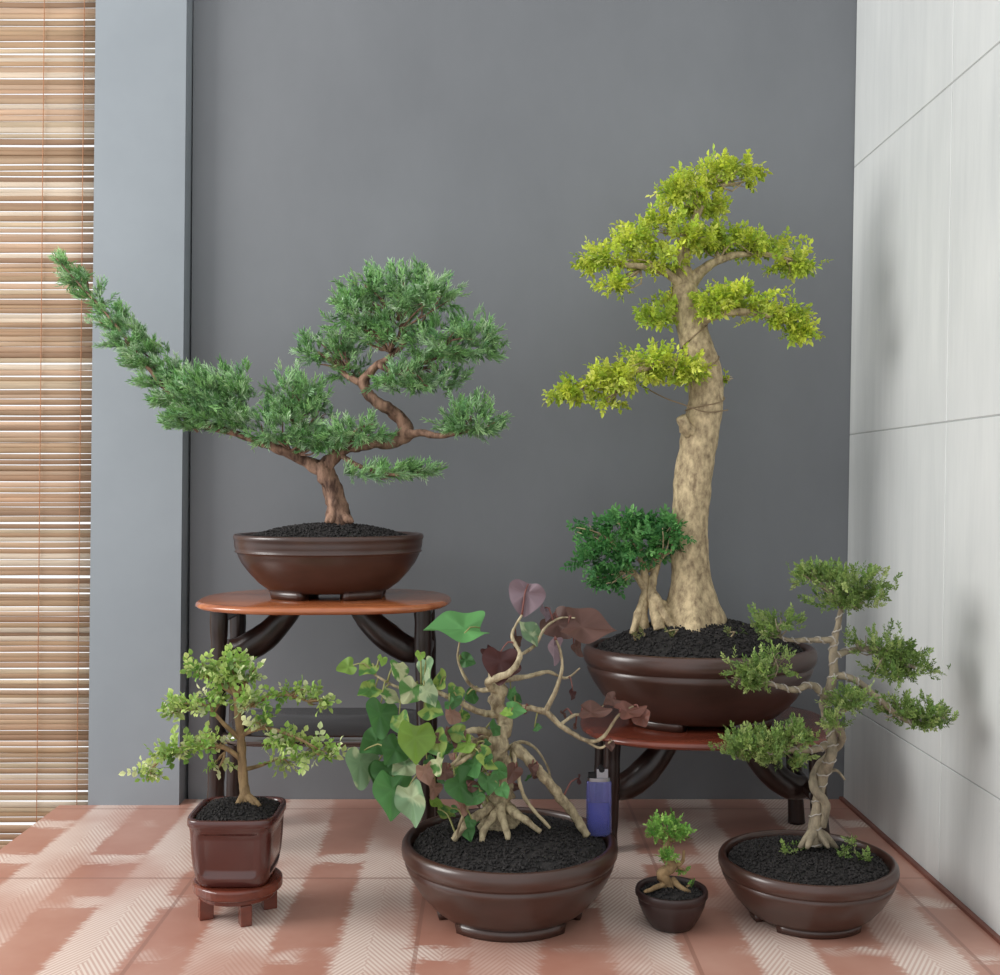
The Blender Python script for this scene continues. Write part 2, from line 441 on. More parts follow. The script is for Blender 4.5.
# bamboo blind
mb = MB(); z = 1.7; x1 = XP0-.004; x0 = -1.25; YB = .04
pal = [lin(h) for h in ('#d3b799', '#c9ab8a', '#dcc8ac', '#bf9f80', '#e6d7c4', '#ceae91', '#d9bda2', '#b89679')]
cnt = 0
while z > -.55:
    hgt = random.uniform(.006, .0095)
    c = pal[random.randrange(len(pal))]*random.uniform(.9, 1.08)
    yy = YB+random.uniform(-.0012, .0012); tilt = random.uniform(-.0012, .0012)
    seg = 14; V = []; n = 10; r = hgt*.5
    bow = random.uniform(-.0012, .0012)
    for i in range(seg+1):
        x = x0+(x1+z*.0095-x0)*i/seg
        dz = tilt*i/seg+bow*math.sin(i/seg*9)
        rr = r*(1.1 if i % 7 == 3 else 1.)
        for k in range(n):
            a = 2*math.pi*k/n; V.append((x, yy+.35*rr*math.cos(a), z+dz+rr*math.sin(a)))
    f = []
    for i in range(seg):
        for k in range(n):
            a = i*n+k; b = i*n+(k+1) % n; f.append((a, a+n, b+n, b))
    f.append(tuple(range(n))); f.append(tuple(seg*n+k for k in range(n-1, -1, -1)))
    mb.add(V, f, c)
    cnt += 1
    z -= hgt+random.choice([-.0003, -.0002, .0, .0002, .0010 if cnt % 2 else .0002, .0003])
bl = empty('bamboo_blind', (-.8, YB, 1.7))
mb.obj('slats', M_bamboo, True, bl)
mb = MB()
for px in (78, 38, -30):
    xx = W(px, 400, YB)[0]
    pts = []; zz = 1.7
    while zz > -.55:
        pts.append((xx+zz*.0095, YB-.0045, zz)); zz -= .05
    tube(mb, pts, [.0006]*len(pts), 5, step=.05)
mb.obj('cords', simple('red_cord', '#a8704f', '#b98560', 50, .8), True, bl)

# ================================================================ STANDS
def plank(mb, c, rx, ry, z0, z1, ex, seed):
    seg = 80; prof = [(0, z0), (.9, z0), (.975, z0+.001), (1., z0+(z1-z0)*.4), (.995, z0+(z1-z0)*.7), (.975, z1-.0008), (.955, z1), (0, z1)]
    V = []
    for r, z in prof:
        r = max(r, .01)
        for k in range(seg):
            th = 2*math.pi*k/seg; ct, st = math.cos(th), math.sin(th)
            m_ = (abs(ct)**ex+abs(st)**ex)**(-1/ex)*(1+.03*mn.noise(Vector((ct*1.6+seed, st*1.6, 0))))
            V.append((c[0]+rx*r*m_*ct, c[1]+ry*r*m_*st, z))
    f = []
    for i in range(len(prof)-1):
        for k in range(seg):
            a = i*seg+k; b = i*seg+(k+1) % seg; f.append((a, b, b+seg, a+seg))
    f.append(tuple(range(seg-1, -1, -1))); f.append(tuple((len(prof)-1)*seg+k for k in range(seg)))
    mb.add(V, f)
def stand(name, c, rx, ry, top, mtop, lx, shelf=None, drop=.07, seed=0, ex=3.2, th=.010):
    e = empty(name, (c[0], c[1], 0))
    mb = MB(); plank(mb, c, rx, ry, top-th, top, ex, seed); mb.obj('top', mtop, True, e)
    mb = MB(); u = top-th
    for sx in (-1, 1):
        X = c[0]+sx*lx
        for sy in (-1, 1):
            y = c[1]+sy*ry*.42
            tube(mb, [(X, y, u+.002), (X+sx*.002, y, top*.55), (X+sx*.006, y, .001)], [.011, .0105, .012], 12, .12, 30)
        k = lx*.8; y = c[1]-.012
        tube(mb, [(X, y, u-drop), (X-sx*k*.22, y, u-drop*.98), (X-sx*k*.48, y, u-drop*.70), (X-sx*k*.72, y, u-drop*.28), (X-sx*k*.86, y, u+.002)], [.014, .018, .0185, .016, .012], 16, .08, 30)
        tube(mb, [(X, c[1]-ry*.42, u-.010), (X, c[1]+ry*.42, u-.010)], [.009]*2, 10)
        tube(mb, [(X, c[1]-ry*.42, u-drop), (X, c[1]+ry*.42, u-drop)], [.010]*2, 10)
    mb.obj('legs', M_darkwood, True, e)
    if shelf:
        mb = MB(); plank(mb, c, lx*1.02, ry*.72, shelf-.014, shelf, 5, seed+3); mb.obj('lower_shelf', M_shelf, True, e)
    return e
YS1 = -.155
c1 = W(327, 597, YS1); T1 = c1[2]
stand('bonsai_stand', (c1[0], YS1), S(126, YS1), .125, T1, M_redwood, S(98, YS1), shelf=.156, drop=.058, ex=2.6)
c2 = W(706, 720, -.14); T2 = c2[2]
stand('bonsai_stand', (c2[0], -.14), S(124, -.14), .135, T2, M_redwood2, S(98, -.14), None, drop=.075, seed=5, ex=2.8)

# ================================================================ 1 JUNIPER
YJ = -.15
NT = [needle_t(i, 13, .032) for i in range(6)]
e = empty('juniper_bonsai', (W(329, 0, YJ)[0], YJ, T1))
cc = np.array([W(329, 0, YJ)[0], YJ, T1]); HJ = .083
pot(e, cc, S(94.5, YJ), .098, HJ, DRUM, M_pot)
soil(e, cc, S(84, YJ), .087, T1+HJ*.92, .019, 2400)
tw = MB(); fo = MB()
def PJ(l, y=YJ): return [W(a, b, y+(q[0] if q else 0)) for a, b, *q in l]
tube(tw, PJ([(340, 530), (338, 510), (333, 492), (326, 474), (321, 462)]), [S(12, YJ), S(10.5, YJ), S(9.5, YJ), S(9.5, YJ), S(8, YJ)], 16, .3, 90, .004)
for dx, dy in ((-13, 3), (12, 4), (16, 1), (-8, 6)):
    tube(tw, [W(338, 512, YJ), W(338+dx*.6, 518, YJ-.01), W(338+dx*.9, 523, YJ-.012)], [S(6, YJ), S(4.5, YJ), S(2.5, YJ)], 8, .3, 90)
tube(tw, PJ([(324, 468), (343, 450, -.005), (370, 444, -.01), (392, 441), (406, 434, .005), (402, 420, .01), (385, 407), (370, 397), (364, 383), (372, 370), (388, 358)]), [S(q, YJ) for q in (8, 6, 5.5, 6.5, 7.5, 6.5, 6, 5.5, 5.5, 4.5, 3)], 12, .35, 90, .004)
tube(tw, PJ([(322, 470), (305, 461), (285, 452, -.01), (262, 443, -.01), (235, 433, -.015), (205, 425, -.02), (180, 405, -.02), (150, 370, -.03), (110, 318, -.03), (80, 285, -.03), (56, 258, -.03)]), [S(q, YJ) for q in (8, 6, 4.5, 4, 3.5, 3, 2.4, 1.8, 1.2, .8, .5)], 10, .3, 90, .005)
tube(tw, PJ([(400, 436), (420, 433, -.01), (440, 436, -.02), (470, 430, -.02)]), [S(q, YJ) for q in (5, 4, 3, 1.5)], 8, .3, 90)
tube(tw, PJ([(366, 385), (350, 378), (335, 365, .02), (318, 352, .02)]), [S(q, YJ) for q in (4, 3, 2, 1)], 8, .3, 90)
tube(tw, PJ([(388, 358), (405, 340), (398, 310), (400, 285)]), [S(q, YJ) for q in (3.5, 3, 2.2, 1)], 8, .3, 90)
tube(tw, PJ([(378, 365), (400, 372, -.02), (430, 360, -.02), (465, 352, -.02)]), [S(q, YJ) for q in (3.5, 3, 2.2, 1)], 8, .3, 90)
tube(tw, PJ([(340, 454), (355, 464, -.03), (385, 474, -.03), (425, 474, -.03)]), [S(q, YJ) for q in (3, 2.4, 2, 1)], 8, .3, 90)
tube(tw, PJ([(300, 458), (296, 435), (292, 410)]), [S(q, YJ) for q in (3.5, 3, 1.5)], 8, .3, 90)
PAL = ['#6a9c57', '#8cb972', '#548248', '#a9cf90', '#70a06c', '#bbd9ae']
def cj(px, py, rx, ry, n, att, dy=0., rd=None, bias=None, **k):
    y = YJ+dy; a = W(*att, YJ+dy*.5)
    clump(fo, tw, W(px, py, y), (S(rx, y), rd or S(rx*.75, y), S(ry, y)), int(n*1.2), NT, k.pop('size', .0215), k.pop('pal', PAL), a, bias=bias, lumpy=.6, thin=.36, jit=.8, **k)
cj(400, 288, 48, 20, 330, (398, 320), .01); cj(428, 300, 34, 20, 180, (400, 330), -.03); cj(370, 289, 24, 15, 80, (390, 320), .0)
cj(365, 320, 28, 24, 180, (388, 350), .0); cj(350, 302, 16, 12, 60, (388, 340), -.01)
cj(326, 352, 28, 18, 120, (345, 372), .03); cj(388, 332, 34, 24, 190, (390, 352), -.01); cj(345, 345, 20, 16, 60, (350, 370), .02)
cj(405, 382, 32, 18, 130, (395, 368), -.03)
cj(440, 345, 40, 28, 250, (415, 368), -.02); cj(472, 345, 30, 27, 230, (440, 358), -.03); cj(435, 380, 34, 18, 150, (415, 370), -.01)
cj(350, 372, 22, 14, 60, (366, 385), .02)
cj(474, 422, 32, 21, 290, (465, 431), -.02)
cj(357, 433, 34, 13, 160, (350, 448), -.03); cj(330, 442, 18, 12, 70, (335, 452), -.02)
cj(293, 398, 33, 24, 280, (295, 425), -.01); cj(283, 430, 34, 26, 290, (290, 450), -.02); cj(310, 442, 20, 18, 100, (300, 455), -.02); cj(318, 412, 16, 12, 50, (298, 430), -.01)
cj(385, 473, 42, 8, 120, (380, 473), -.03, bias=(.8, 0, 0)); cj(422, 471, 16, 6, 45, (415, 474), -.03, bias=(1, 0, 0))
B = [(60, 262, 9, 7), (76, 279, 13, 11), (94, 298, 15, 15), (110, 318, 17, 16), (128, 339, 19, 17), (145, 358, 21, 19), (162, 377, 23, 22), (182, 394, 27, 26), (203, 404, 33, 31), (230, 394, 24, 26), (222, 420, 28, 19), (186, 422, 20, 14)]
for px, py, rx, ry in B:
    cj(px, py, rx, ry, int(rx*ry*.42)+16, (px+12, py+10), -.02, bias=(-.75, 0, .4), upb=.25, twigs=2, size=.020)
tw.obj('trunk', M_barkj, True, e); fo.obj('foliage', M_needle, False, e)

# ================================================================ 2 TALL GOLDEN-LEAF TREE
YT = -.15
e = empty('golden_leaf_bonsai', (W(698, 0, YT)[0], YT, T2))
cc = np.array([W(699, 0, YT)[0], YT, T2]); HT = .101
pot(e, cc, S(117, YT), .115, HT, BOWL, M_pot)
ZS = T2+HT*.93
soil(e, cc, S(104, YT), .102, ZS, .042, 3800, .0024)
tw = MB(); fo = MB(); wi = MB()
s = lambda q: S(q, YT)
def PT(l): return [W(a, b, YT+(q[0] if q else 0)) for a, b, *q in l]
TP = PT([(692, 632), (693, 614), (693, 600), (691, 580), (690, 555), (690, 520), (693, 480), (698, 445), (704, 412), (706, 382), (700, 355), (692, 330), (687, 305), (684, 285)])
TRr = [s(q) for q in (38, 30, 24, 19.5, 18.5, 18, 18.5, 18.5, 18, 17, 16, 15, 14, 12)]
tube(tw, TP, TRr, 40, .08, 40, .004, flute=lambda t: .08*max(0, 1-t/.22)+.008)
coil(wi, TP[8:13], [r*1.04 for r in TRr[8:13]], 3.2, .0009, 24)
tube(tw, PT([(696, 436, -.008), (686, 426, -.02), (681, 417, -.026)]), [s(9), s(7), s(5)], 12, .4, 90)
for l, r in (([(642, 632, -.01), (642, 614, -.01), (646, 592), (644, 570), (640, 548)], (7, 6, 4.5, 4, 3)),
             ([(660, 630, -.03), (656, 612, -.02), (652, 592, -.01), (655, 570), (662, 550)], (7, 6, 4.5, 4, 2.5)),
             ([(684, 618), (666, 610, -.01), (650, 594), (636, 575), (620, 560)], (7, 6, 5, 3, 2)),
             ([(632, 634, -.02), (638, 614, -.015), (645, 594)], (3, 4, 4)),
             ([(674, 630, -.03), (664, 614, -.025), (650, 588, -.01)], (4, 5, 4))):
    tube(tw, PT(l), [s(q) for q in r], 10, .35, 80, .004)
for l, r in (([(684, 290), (682, 262), (690, 235), (700, 205), (706, 180)], (12, 8, 5.5, 4, 2)),
             ([(688, 295), (676, 280, -.01), (655, 268, -.02), (620, 265, -.03)], (8, 5, 3.5, 2)),
             ([(686, 290), (705, 268), (735, 255, .01), (775, 256, .01), (805, 268)], (8, 5, 3.5, 2.5, 1.2)),
             ([(694, 325), (715, 315, -.02), (745, 312, -.03), (795, 322, -.03)], (8, 5, 3.5, 2)),
             ([(704, 365), (685, 362, -.02), (650, 366, -.03), (600, 385, -.03)], (9, 5, 3.5, 2)),
             ([(690, 320), (672, 318), (650, 315)], (5, 3.5, 2))):
    tube(tw, PT(l), [s(q) for q in r], 10, .25, 70, .005)
tube(wi, PT([(640, 385, .0), (665, 398, -.02), (682, 404, -.027), (706, 412, -.028), (728, 410, -.01)]), [.0009]*5, 5)
GT = [compound(4, .40, .27, 1.05, i, .9) for i in range(5)]
GP = ['#d2dd4e', '#c2d24a', '#a9c448', '#dfe65a', '#9cba44', '#e8ec78']
G2 = ['#b0cb4c', '#c3d652', '#98b846', '#d5df5a']
G3 = ['#4c8a4c', '#67a358', '#3c7343', '#7fb56c']
def ct(px, py, rx, ry, n, att, dy=0., pal=GP, size=.0205, rd=None, **k):
    y = YT+dy
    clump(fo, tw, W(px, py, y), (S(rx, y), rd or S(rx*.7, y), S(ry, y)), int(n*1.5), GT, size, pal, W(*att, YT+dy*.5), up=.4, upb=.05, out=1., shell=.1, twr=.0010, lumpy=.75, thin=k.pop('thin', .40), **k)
ct(712, 175, 38, 14, 130, (705, 185)); ct(685, 192, 30, 13, 90, (700, 200), -.02); ct(738, 168, 18, 9, 40, (715, 180)); ct(700, 207, 34, 11, 80, (700, 212), .01); ct(745, 182, 10, 6, 18, (720,185))
ct(660, 225, 32, 14, 90, (690, 235), .0); ct(635, 242, 32, 14, 90, (670, 250), -.01); ct(606, 260, 30, 14, 95, (640, 266), -.03); ct(650, 262, 30, 14, 85, (660, 268), -.02); ct(612, 287, 20, 12, 45, (640, 270), -.04)
ct(690, 240, 28, 14, 80, (690, 240), -.02); ct(720, 240, 32, 14, 110, (720, 258), .01, G2+GP); ct(755, 245, 38, 14, 140, (755, 255), .01, G2+GP); ct(795, 265, 26, 10, 80, (785, 258), .0, G2+GP)
ct(735, 300, 40, 14, 130, (730, 313), -.02); ct(775, 315, 32, 13, 110, (770, 316), -.03); ct(798, 332, 18, 9, 50, (790, 322), -.03); ct(712, 308, 18, 13, 45, (715, 315), -.04)
ct(655, 318, 26, 9, 55, (660, 316), -.01, G2); ct(668, 300, 16, 8, 26, (672, 315), .0)
ct(655, 367, 46, 18, 170, (655, 366), -.03); ct(610, 380, 40, 15, 130, (620, 378), -.03); ct(570, 392, 26, 9, 55, (600, 385), -.03); ct(682, 372, 24, 13, 50, (680, 365), -.04); ct(728, 380, 9, 5, 12, (710, 378), .03, G2); ct(610, 402, 18, 7, 24, (620, 385), -.04)
K = dict(size=.022, thin=.37)
ct(645, 545, 44, 24, 200, (648, 572), .0, G3, **K); ct(603, 560, 34, 24, 100, (630, 568), -.01, G3, **K); ct(668, 530, 24, 16, 60, (655, 560), -.02, G3, **K); ct(590, 530, 22, 10, 32, (625, 555), -.0, G3, **K); ct(608, 582, 22, 10, 34, (635, 572), -.02, G3, **K); ct(625, 524, 34, 10, 60, (645, 560), 0., G3, **K)
for i in range(16):
    px = 690+rng.uniform(-75, 75)
    ct(px, 632, 5, 3, 2, (px, 640), rng.uniform(-.09, .0), ['#5c7240', '#7a7a4a'], .010, twigs=1)
tw.obj('trunk', M_barkt, True, e); fo.obj('foliage', M_leaf, False, e); wi.obj('wire', simple('copper_wire', '#7d6850', '#94805f', 40, .4), True, e)

# ================================================================ 3 SMALL VARIEGATED TREE on little stand
YS = -.40; D = CAMD+YS
Xc = W(238, 0, YS)[0]; ZT = .040
e0 = empty('small_pot_stand', (Xc, YS, 0))
mb = MB()
rs = S(44, YS)
lathe(mb, (Xc, YS, ZT-.012), rs, rs, .012, [(0.01, 0), (.95, 0), (1, .15), (1, .85), (.95, 1), (.01, 1)], 48)
lathe(mb, (Xc, YS, ZT-.018), rs*.86, rs*.86, .006, [(0.01, 0), (1, 0), (1, 1), (.01, 1)], 48)
for k in range(4):
    a = math.pi/4+k*math.pi/2-.35; x, y = Xc+rs*.72*math.cos(a), YS+rs*.72*math.sin(a)
    v, f = boxv(-.0075, .0075, -.006, .006, 0, ZT-.018)
    v = v@rot_z(a).T+np.array([x, y, 0]); mb.add(v, f)
o = mb.obj('frame', M_redwood2, False, e0); bevel(o, .001)
e = empty('variegated_bonsai', (Xc, YS, ZT)); HS = .074
mb = MB(); hs = S(42.5, YS)
CUBE = [(.01, .04), (.5, .04), (.66, .0), (.76, .0), (.80, .03), (.86, .10), (.895, .2), (.90, .205), (.93, .3), (.96, .5), (.975, .7), (.982, .795), (.984, .80), (1.0, .86), (1.02, .885), (1.035, .9), (1.035, .975), (1.02, 1.), (.93, 1.), (.9, .97), (.9, .8), (.85, .5), (.01, .5)]
lathe(mb, (Xc, YS, ZT), hs, hs, HS, CUBE, 120, 5., .04, .0)
mb.obj('pot', M_pot2, True, e)
soil(e, (Xc, YS), hs*.9, hs*.9, ZT+HS*.93, .013, 1300, .002, ex=5.)
tw = MB(); fo = MB(); s = lambda q: S(q, YS)
def PS(l): return [W(a, b, YS+(q[0] if q else 0)) for a, b, *q in l]
tube(tw, PS([(247, 808), (244, 788), (242, 765), (241, 740), (238, 715), (236, 695), (228, 680)]), [s(q) for q in (6.5, 5.2, 4.6, 4.4, 4.2, 3.5, 2)], 12, .25, 120, .004)
for dx in (-10, 9, 14): tube(tw, PS([(245, 794), (246+dx*.6, 800, -.006), (246+dx, 806, -.01)]), [s(4), s(3), s(2)], 8, .3, 100)
for l, r in (([(241, 740), (225, 725, -.01), (205, 705, -.02), (190, 705, -.02)], (3, 2.2, 1.6, 1)),
             ([(242, 760), (225, 748, -.01), (200, 745, -.02), (170, 752, -.03), (152, 768, -.03)], (3, 2.4, 2, 1.5, 1)),
             ([(238, 712), (260, 700), (285, 695, .01), (310, 702)], (3, 2.2, 1.6, 1)),
             ([(241, 735), (262, 728, -.01), (290, 735, -.02), (320, 750, -.02)], (3, 2.2, 1.6, 1)),
             ([(242, 770), (262, 765, .02), (285, 755, .03)], (2.4, 1.8, 1)),
             ([(236, 695), (248, 680), (255, 668)], (3, 2, 1)), ([(236, 695), (215, 680), (205, 668)], (3, 2, 1))):
    tube(tw, PS(l), [s(q) for q in r], 8, .25, 120, .005)
VT = [compound(2, .46, .36, 1.0, 20+i, .9) for i in range(5)]
VP = ['#7aa64a', '#97b95a', '#c2d284', '#648f40', '#dfe5b4', '#a8c268']
def cs(px, py, rx, ry, n, att, dy=0., **k):
    y = YS+dy
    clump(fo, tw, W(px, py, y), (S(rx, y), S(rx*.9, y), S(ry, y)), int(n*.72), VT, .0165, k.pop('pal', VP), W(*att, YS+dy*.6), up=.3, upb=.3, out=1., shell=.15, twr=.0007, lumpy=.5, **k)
cs(225, 672, 32, 11, 75, (228, 685)); cs(200, 668, 16, 9, 28, (210, 680), -.01); cs(250, 675, 16, 11, 34, (248, 682)); cs(235, 660, 20, 6, 24, (235, 680))
cs(190, 706, 24, 8, 44, (195, 708), -.02); cs(215, 697, 18, 8, 22, (215, 712), 0.); cs(175, 714, 12, 6, 14, (188, 708), -.02)
cs(250, 702, 22, 10, 38, (255, 703), -.02); cs(262, 722, 16, 8, 20, (262, 728), -.02)
cs(295, 693, 26, 7, 38, (290, 697), .01); cs(320, 700, 14, 9, 22, (308, 702))
cs(205, 742, 32, 8, 52, (200, 747), -.02); cs(170, 752, 22, 9, 38, (172, 754), -.03); cs(150, 772, 12, 11, 26, (155, 765), -.03)
cs(285, 742, 24, 9, 42, (285, 738), -.02); cs(320, 752, 24, 13, 58, (312, 748), -.02); cs(285, 762, 18, 6, 18, (280, 757), .02); cs(215, 765, 14, 5, 12, (225, 752))
tw.obj('trunk', M_barks, True, e); fo.obj('foliage', M_leaf, False, e)

# ================================================================ 4 CENTRE HIBISCUS
YC = -.40; Xc = W(509.5, 0, YC)[0]; HC = .083
e = empty('hibiscus_bonsai', (Xc, YC, 0))
cc = np.array([Xc, YC, 0.])
pot(e, cc, S(109, YC), S(109, YC), HC, BOWL, M_pot, feet=3, fr=(.5, .68), span=.80, a00=-math.pi/2)
soil(e, cc, S(96, YC), S(96, YC), HC*.9, .020, 3200, .0022)
tw = MB(); s = lambda q: S(q, YC); NODES = []
def TC(l, r, sides=10, amp=.35):
    P = tube(tw, [W(a, b, YC+(q[0] if q else 0)) for a, b, *q in l], [s(q*.86) for q in r], sides, amp, 110, .003)
    NODES.extend(list(P))
TC([(500, 834), (498, 818), (500, 796), (503, 770, -.01), (497, 745, -.015), (505, 725), (497, 705, .0), (500, 685), (492, 668)], (26, 20, 14, 11, 10, 9, 8.5, 8, 5.5), 16, .6)
TC([(454, 840, -.03), (464, 826, -.03), (478, 816, -.02), (492, 806, -.01)], (4, 4.5, 5, 7))
TC([(587, 836, .0), (572, 812), (552, 787, -.01), (534, 765, -.01), (512, 745)], (4.5, 5.5, 6, 6, 7), 12, .35)
TC([(540, 832, -.03), (528, 822, -.03), (516, 814, -.02), (504, 804)], (3, 4, 5, 7))
TC([(508, 840, -.04), (506, 830, -.035), (502, 816, -.02), (501, 804, -.01)], (3, 4, 5, 6))
TC([(482, 842, -.04), (484, 830, -.03), (492, 818, -.02), (498, 806, -.01)], (3, 4, 5, 6))
TC([(440, 770, -.03), (455, 765, -.02), (470, 745, -.02), (488, 740), (500, 748)], (3, 4, 4.5, 5, 6))
TC([(500, 720), (520, 708, -.01), (545, 712, -.02), (560, 725, -.02), (585, 740, -.02), (602, 738, -.02), (618, 716, -.02), (634, 706, -.01)], (4.6, 3.8, 3.4, 3.0, 2.6, 2.2, 1.6, 1))
TC([(545, 712, -.02), (556, 690, -.02), (562, 668, -.02), (560, 650, -.02), (556, 640, -.02)], (3, 2.6, 2, 1.6, 1.1))
TC([(500, 692), (488, 682, -.02), (510, 672, -.03), (520, 655, -.02), (512, 635, -.01), (522, 615)], (5.5, 4.5, 4, 2.8, 2, 1.2))
TC([(505, 680, .01), (530, 676, .01), (548, 672, .01), (566, 678, .02), (580, 668, .02)], (3.6, 3, 2.2, 1.6, .9))
TC([(520, 655, -.02), (535, 645), (545, 628), (560, 618, .01), (575, 618)], (2.4, 2, 1.6, 1.3, 1.))
TC([(497, 688), (480, 690, .01), (468, 682, .01), (458, 660, .01), (460, 640)], (3.6, 2.6, 2, 1.4, .9))
TC([(497, 715), (480, 712, -.02), (455, 700, -.03), (430, 690, -.03), (400, 688, -.03), (375, 675, -.03)], (5, 3.6, 3, 2.4, 1.8, 1.1))
TC([(497, 735), (475, 730, -.03), (450, 738, -.04), (425, 745, -.04), (395, 752, -.04)], (5, 3.6, 3, 2.2, 1.4))
TC([(490, 742), (470, 755, -.05), (450, 768, -.05), (425, 775, -.05)], (4, 3, 2.2, 1.2))
TC([(505, 750), (520, 742, .02), (535, 748, .03), (548, 768, .03), (552, 790, .03)], (3, 2.2, 1.6, 1.2, .8))
TC([(560, 725, -.02), (575, 715, -.01), (590, 716, -.01), (604, 705, 0)], (2.2, 1.8, 1.3, .8), 8)
TC([(585, 740, -.02), (600, 748, -.02), (612, 740, -.02)], (2, 1.5, .9), 8)
TC([(512, 748), (518, 775, -.02), (526, 800, -.02), (550, 828, -.02)], (4, 3, 2.2, 1.8), 8)
TC([(498, 752), (484, 770, -.04), (474, 796, -.05), (462, 818, -.05), (456, 838, -.05)], (4, 2.8, 2.2, 1.8, 1.4), 8)
tw.obj('trunk', M_barkh, True, e)
NODES = np.array(NODES)
def heart(cup=.18, wav=.06, seed=0):
    n = 42; V = [(0, 0, .36)]; Sd = [1.05]
    r_ = random.Random(seed); ph = r_.uniform(0, 6); wd = r_.uniform(.86, 1.1)
    for ring in (.3, .55, .78, .93, 1.):
        for k in range(n):
            t = 2*math.pi*k/n; ct, st = math.cos(t), math.sin(t)
            x = .45*wd*st*(1-.1*ct)*(1-.38*max(0, ct)**3)
            z = .46*ct+.16*max(0, ct)**5+.22*max(0, -ct)**10
            x *= ring; z = .36+z*ring
            y = -.32*abs(x)**1.2+cup*(x*x)*1.6-cup*(z-.3)**2*1.3+wav*ring*math.sin(4*t+ph)
            V.append((x, y, z))
            Sd.append((.9+.12*ring)*(1.12 if k % 6 == 0 and ring < .9 else 1.)*(.95 if ring == 1. else 1))
    f = []
    for k in range(n): f.append((0, 1+k, 1+(k+1) % n))
    for q in range(4):
        for k in range(n):
            a = 1+q*n+k; b = 1+q*n+(k+1) % n; f.append((a, a+n, b+n)); f.append((a, b+n, b))
    return np.array(V), f, np.array(Sd)
fo = MB(); pt = MB()
LC = {'g': '#639d5c', 'G': '#4d7b46', 'y': '#93ab58', 'c': '#bfc598', 'p': '#84727a', 'b': '#553433', 'k': '#6b4e46', 'o': '#85594e', 'v': '#7f9f78', 'L': '#86aa4c', 'r': '#a07d6e'}
def hleaf(px, py, size, col, roll=0., tilt=.5, yaw=0., dy=0., cup=.18):
    y = YC+dy; L = S(size*.93, y); v, f, sh = heart(cup, .06, int(px*7+py))
    v = v.copy(); v[:, 2] -= .38
    R = rot_y(roll+math.pi)
    M = rot_z(yaw)@rot_x(-tilt)@R
    v = v@M.T
    c = W(px, py, y); base = c+(M@np.array([0, 0, -.26]))*L
    col_ = lin(LC[col])*random.uniform(.8, 1.15)
    C = col_[None]*sh[:, None]
    if col in 'cyv':
        ed = np.array([mn.noise(Vector(p*3.+c*30)) for p in v])
        mixc = lin('#5a8746') if col != 'v' else lin('#b4c49c')
        if col == 'c' and int(px) % 2: mixc = lin('#b8937e')
        C = np.where((ed > .06)[:, None], mixc[None]*sh[:, None], C)
    fo.add(v*L+c, f, np.clip(C, 0, 1))
    d = np.linalg.norm(NODES-base, axis=1); nb = NODES[np.argmin(d)]
    mid = (nb+base)/2+np.array([0, 0, .004+.12*d.min()])
    tube(pt, [nb, mid, base], [.0012, .0009, .0007], 6, step=.008, c=lin('#8a8a52') if col not in 'pbok' else lin('#7a4a42'))
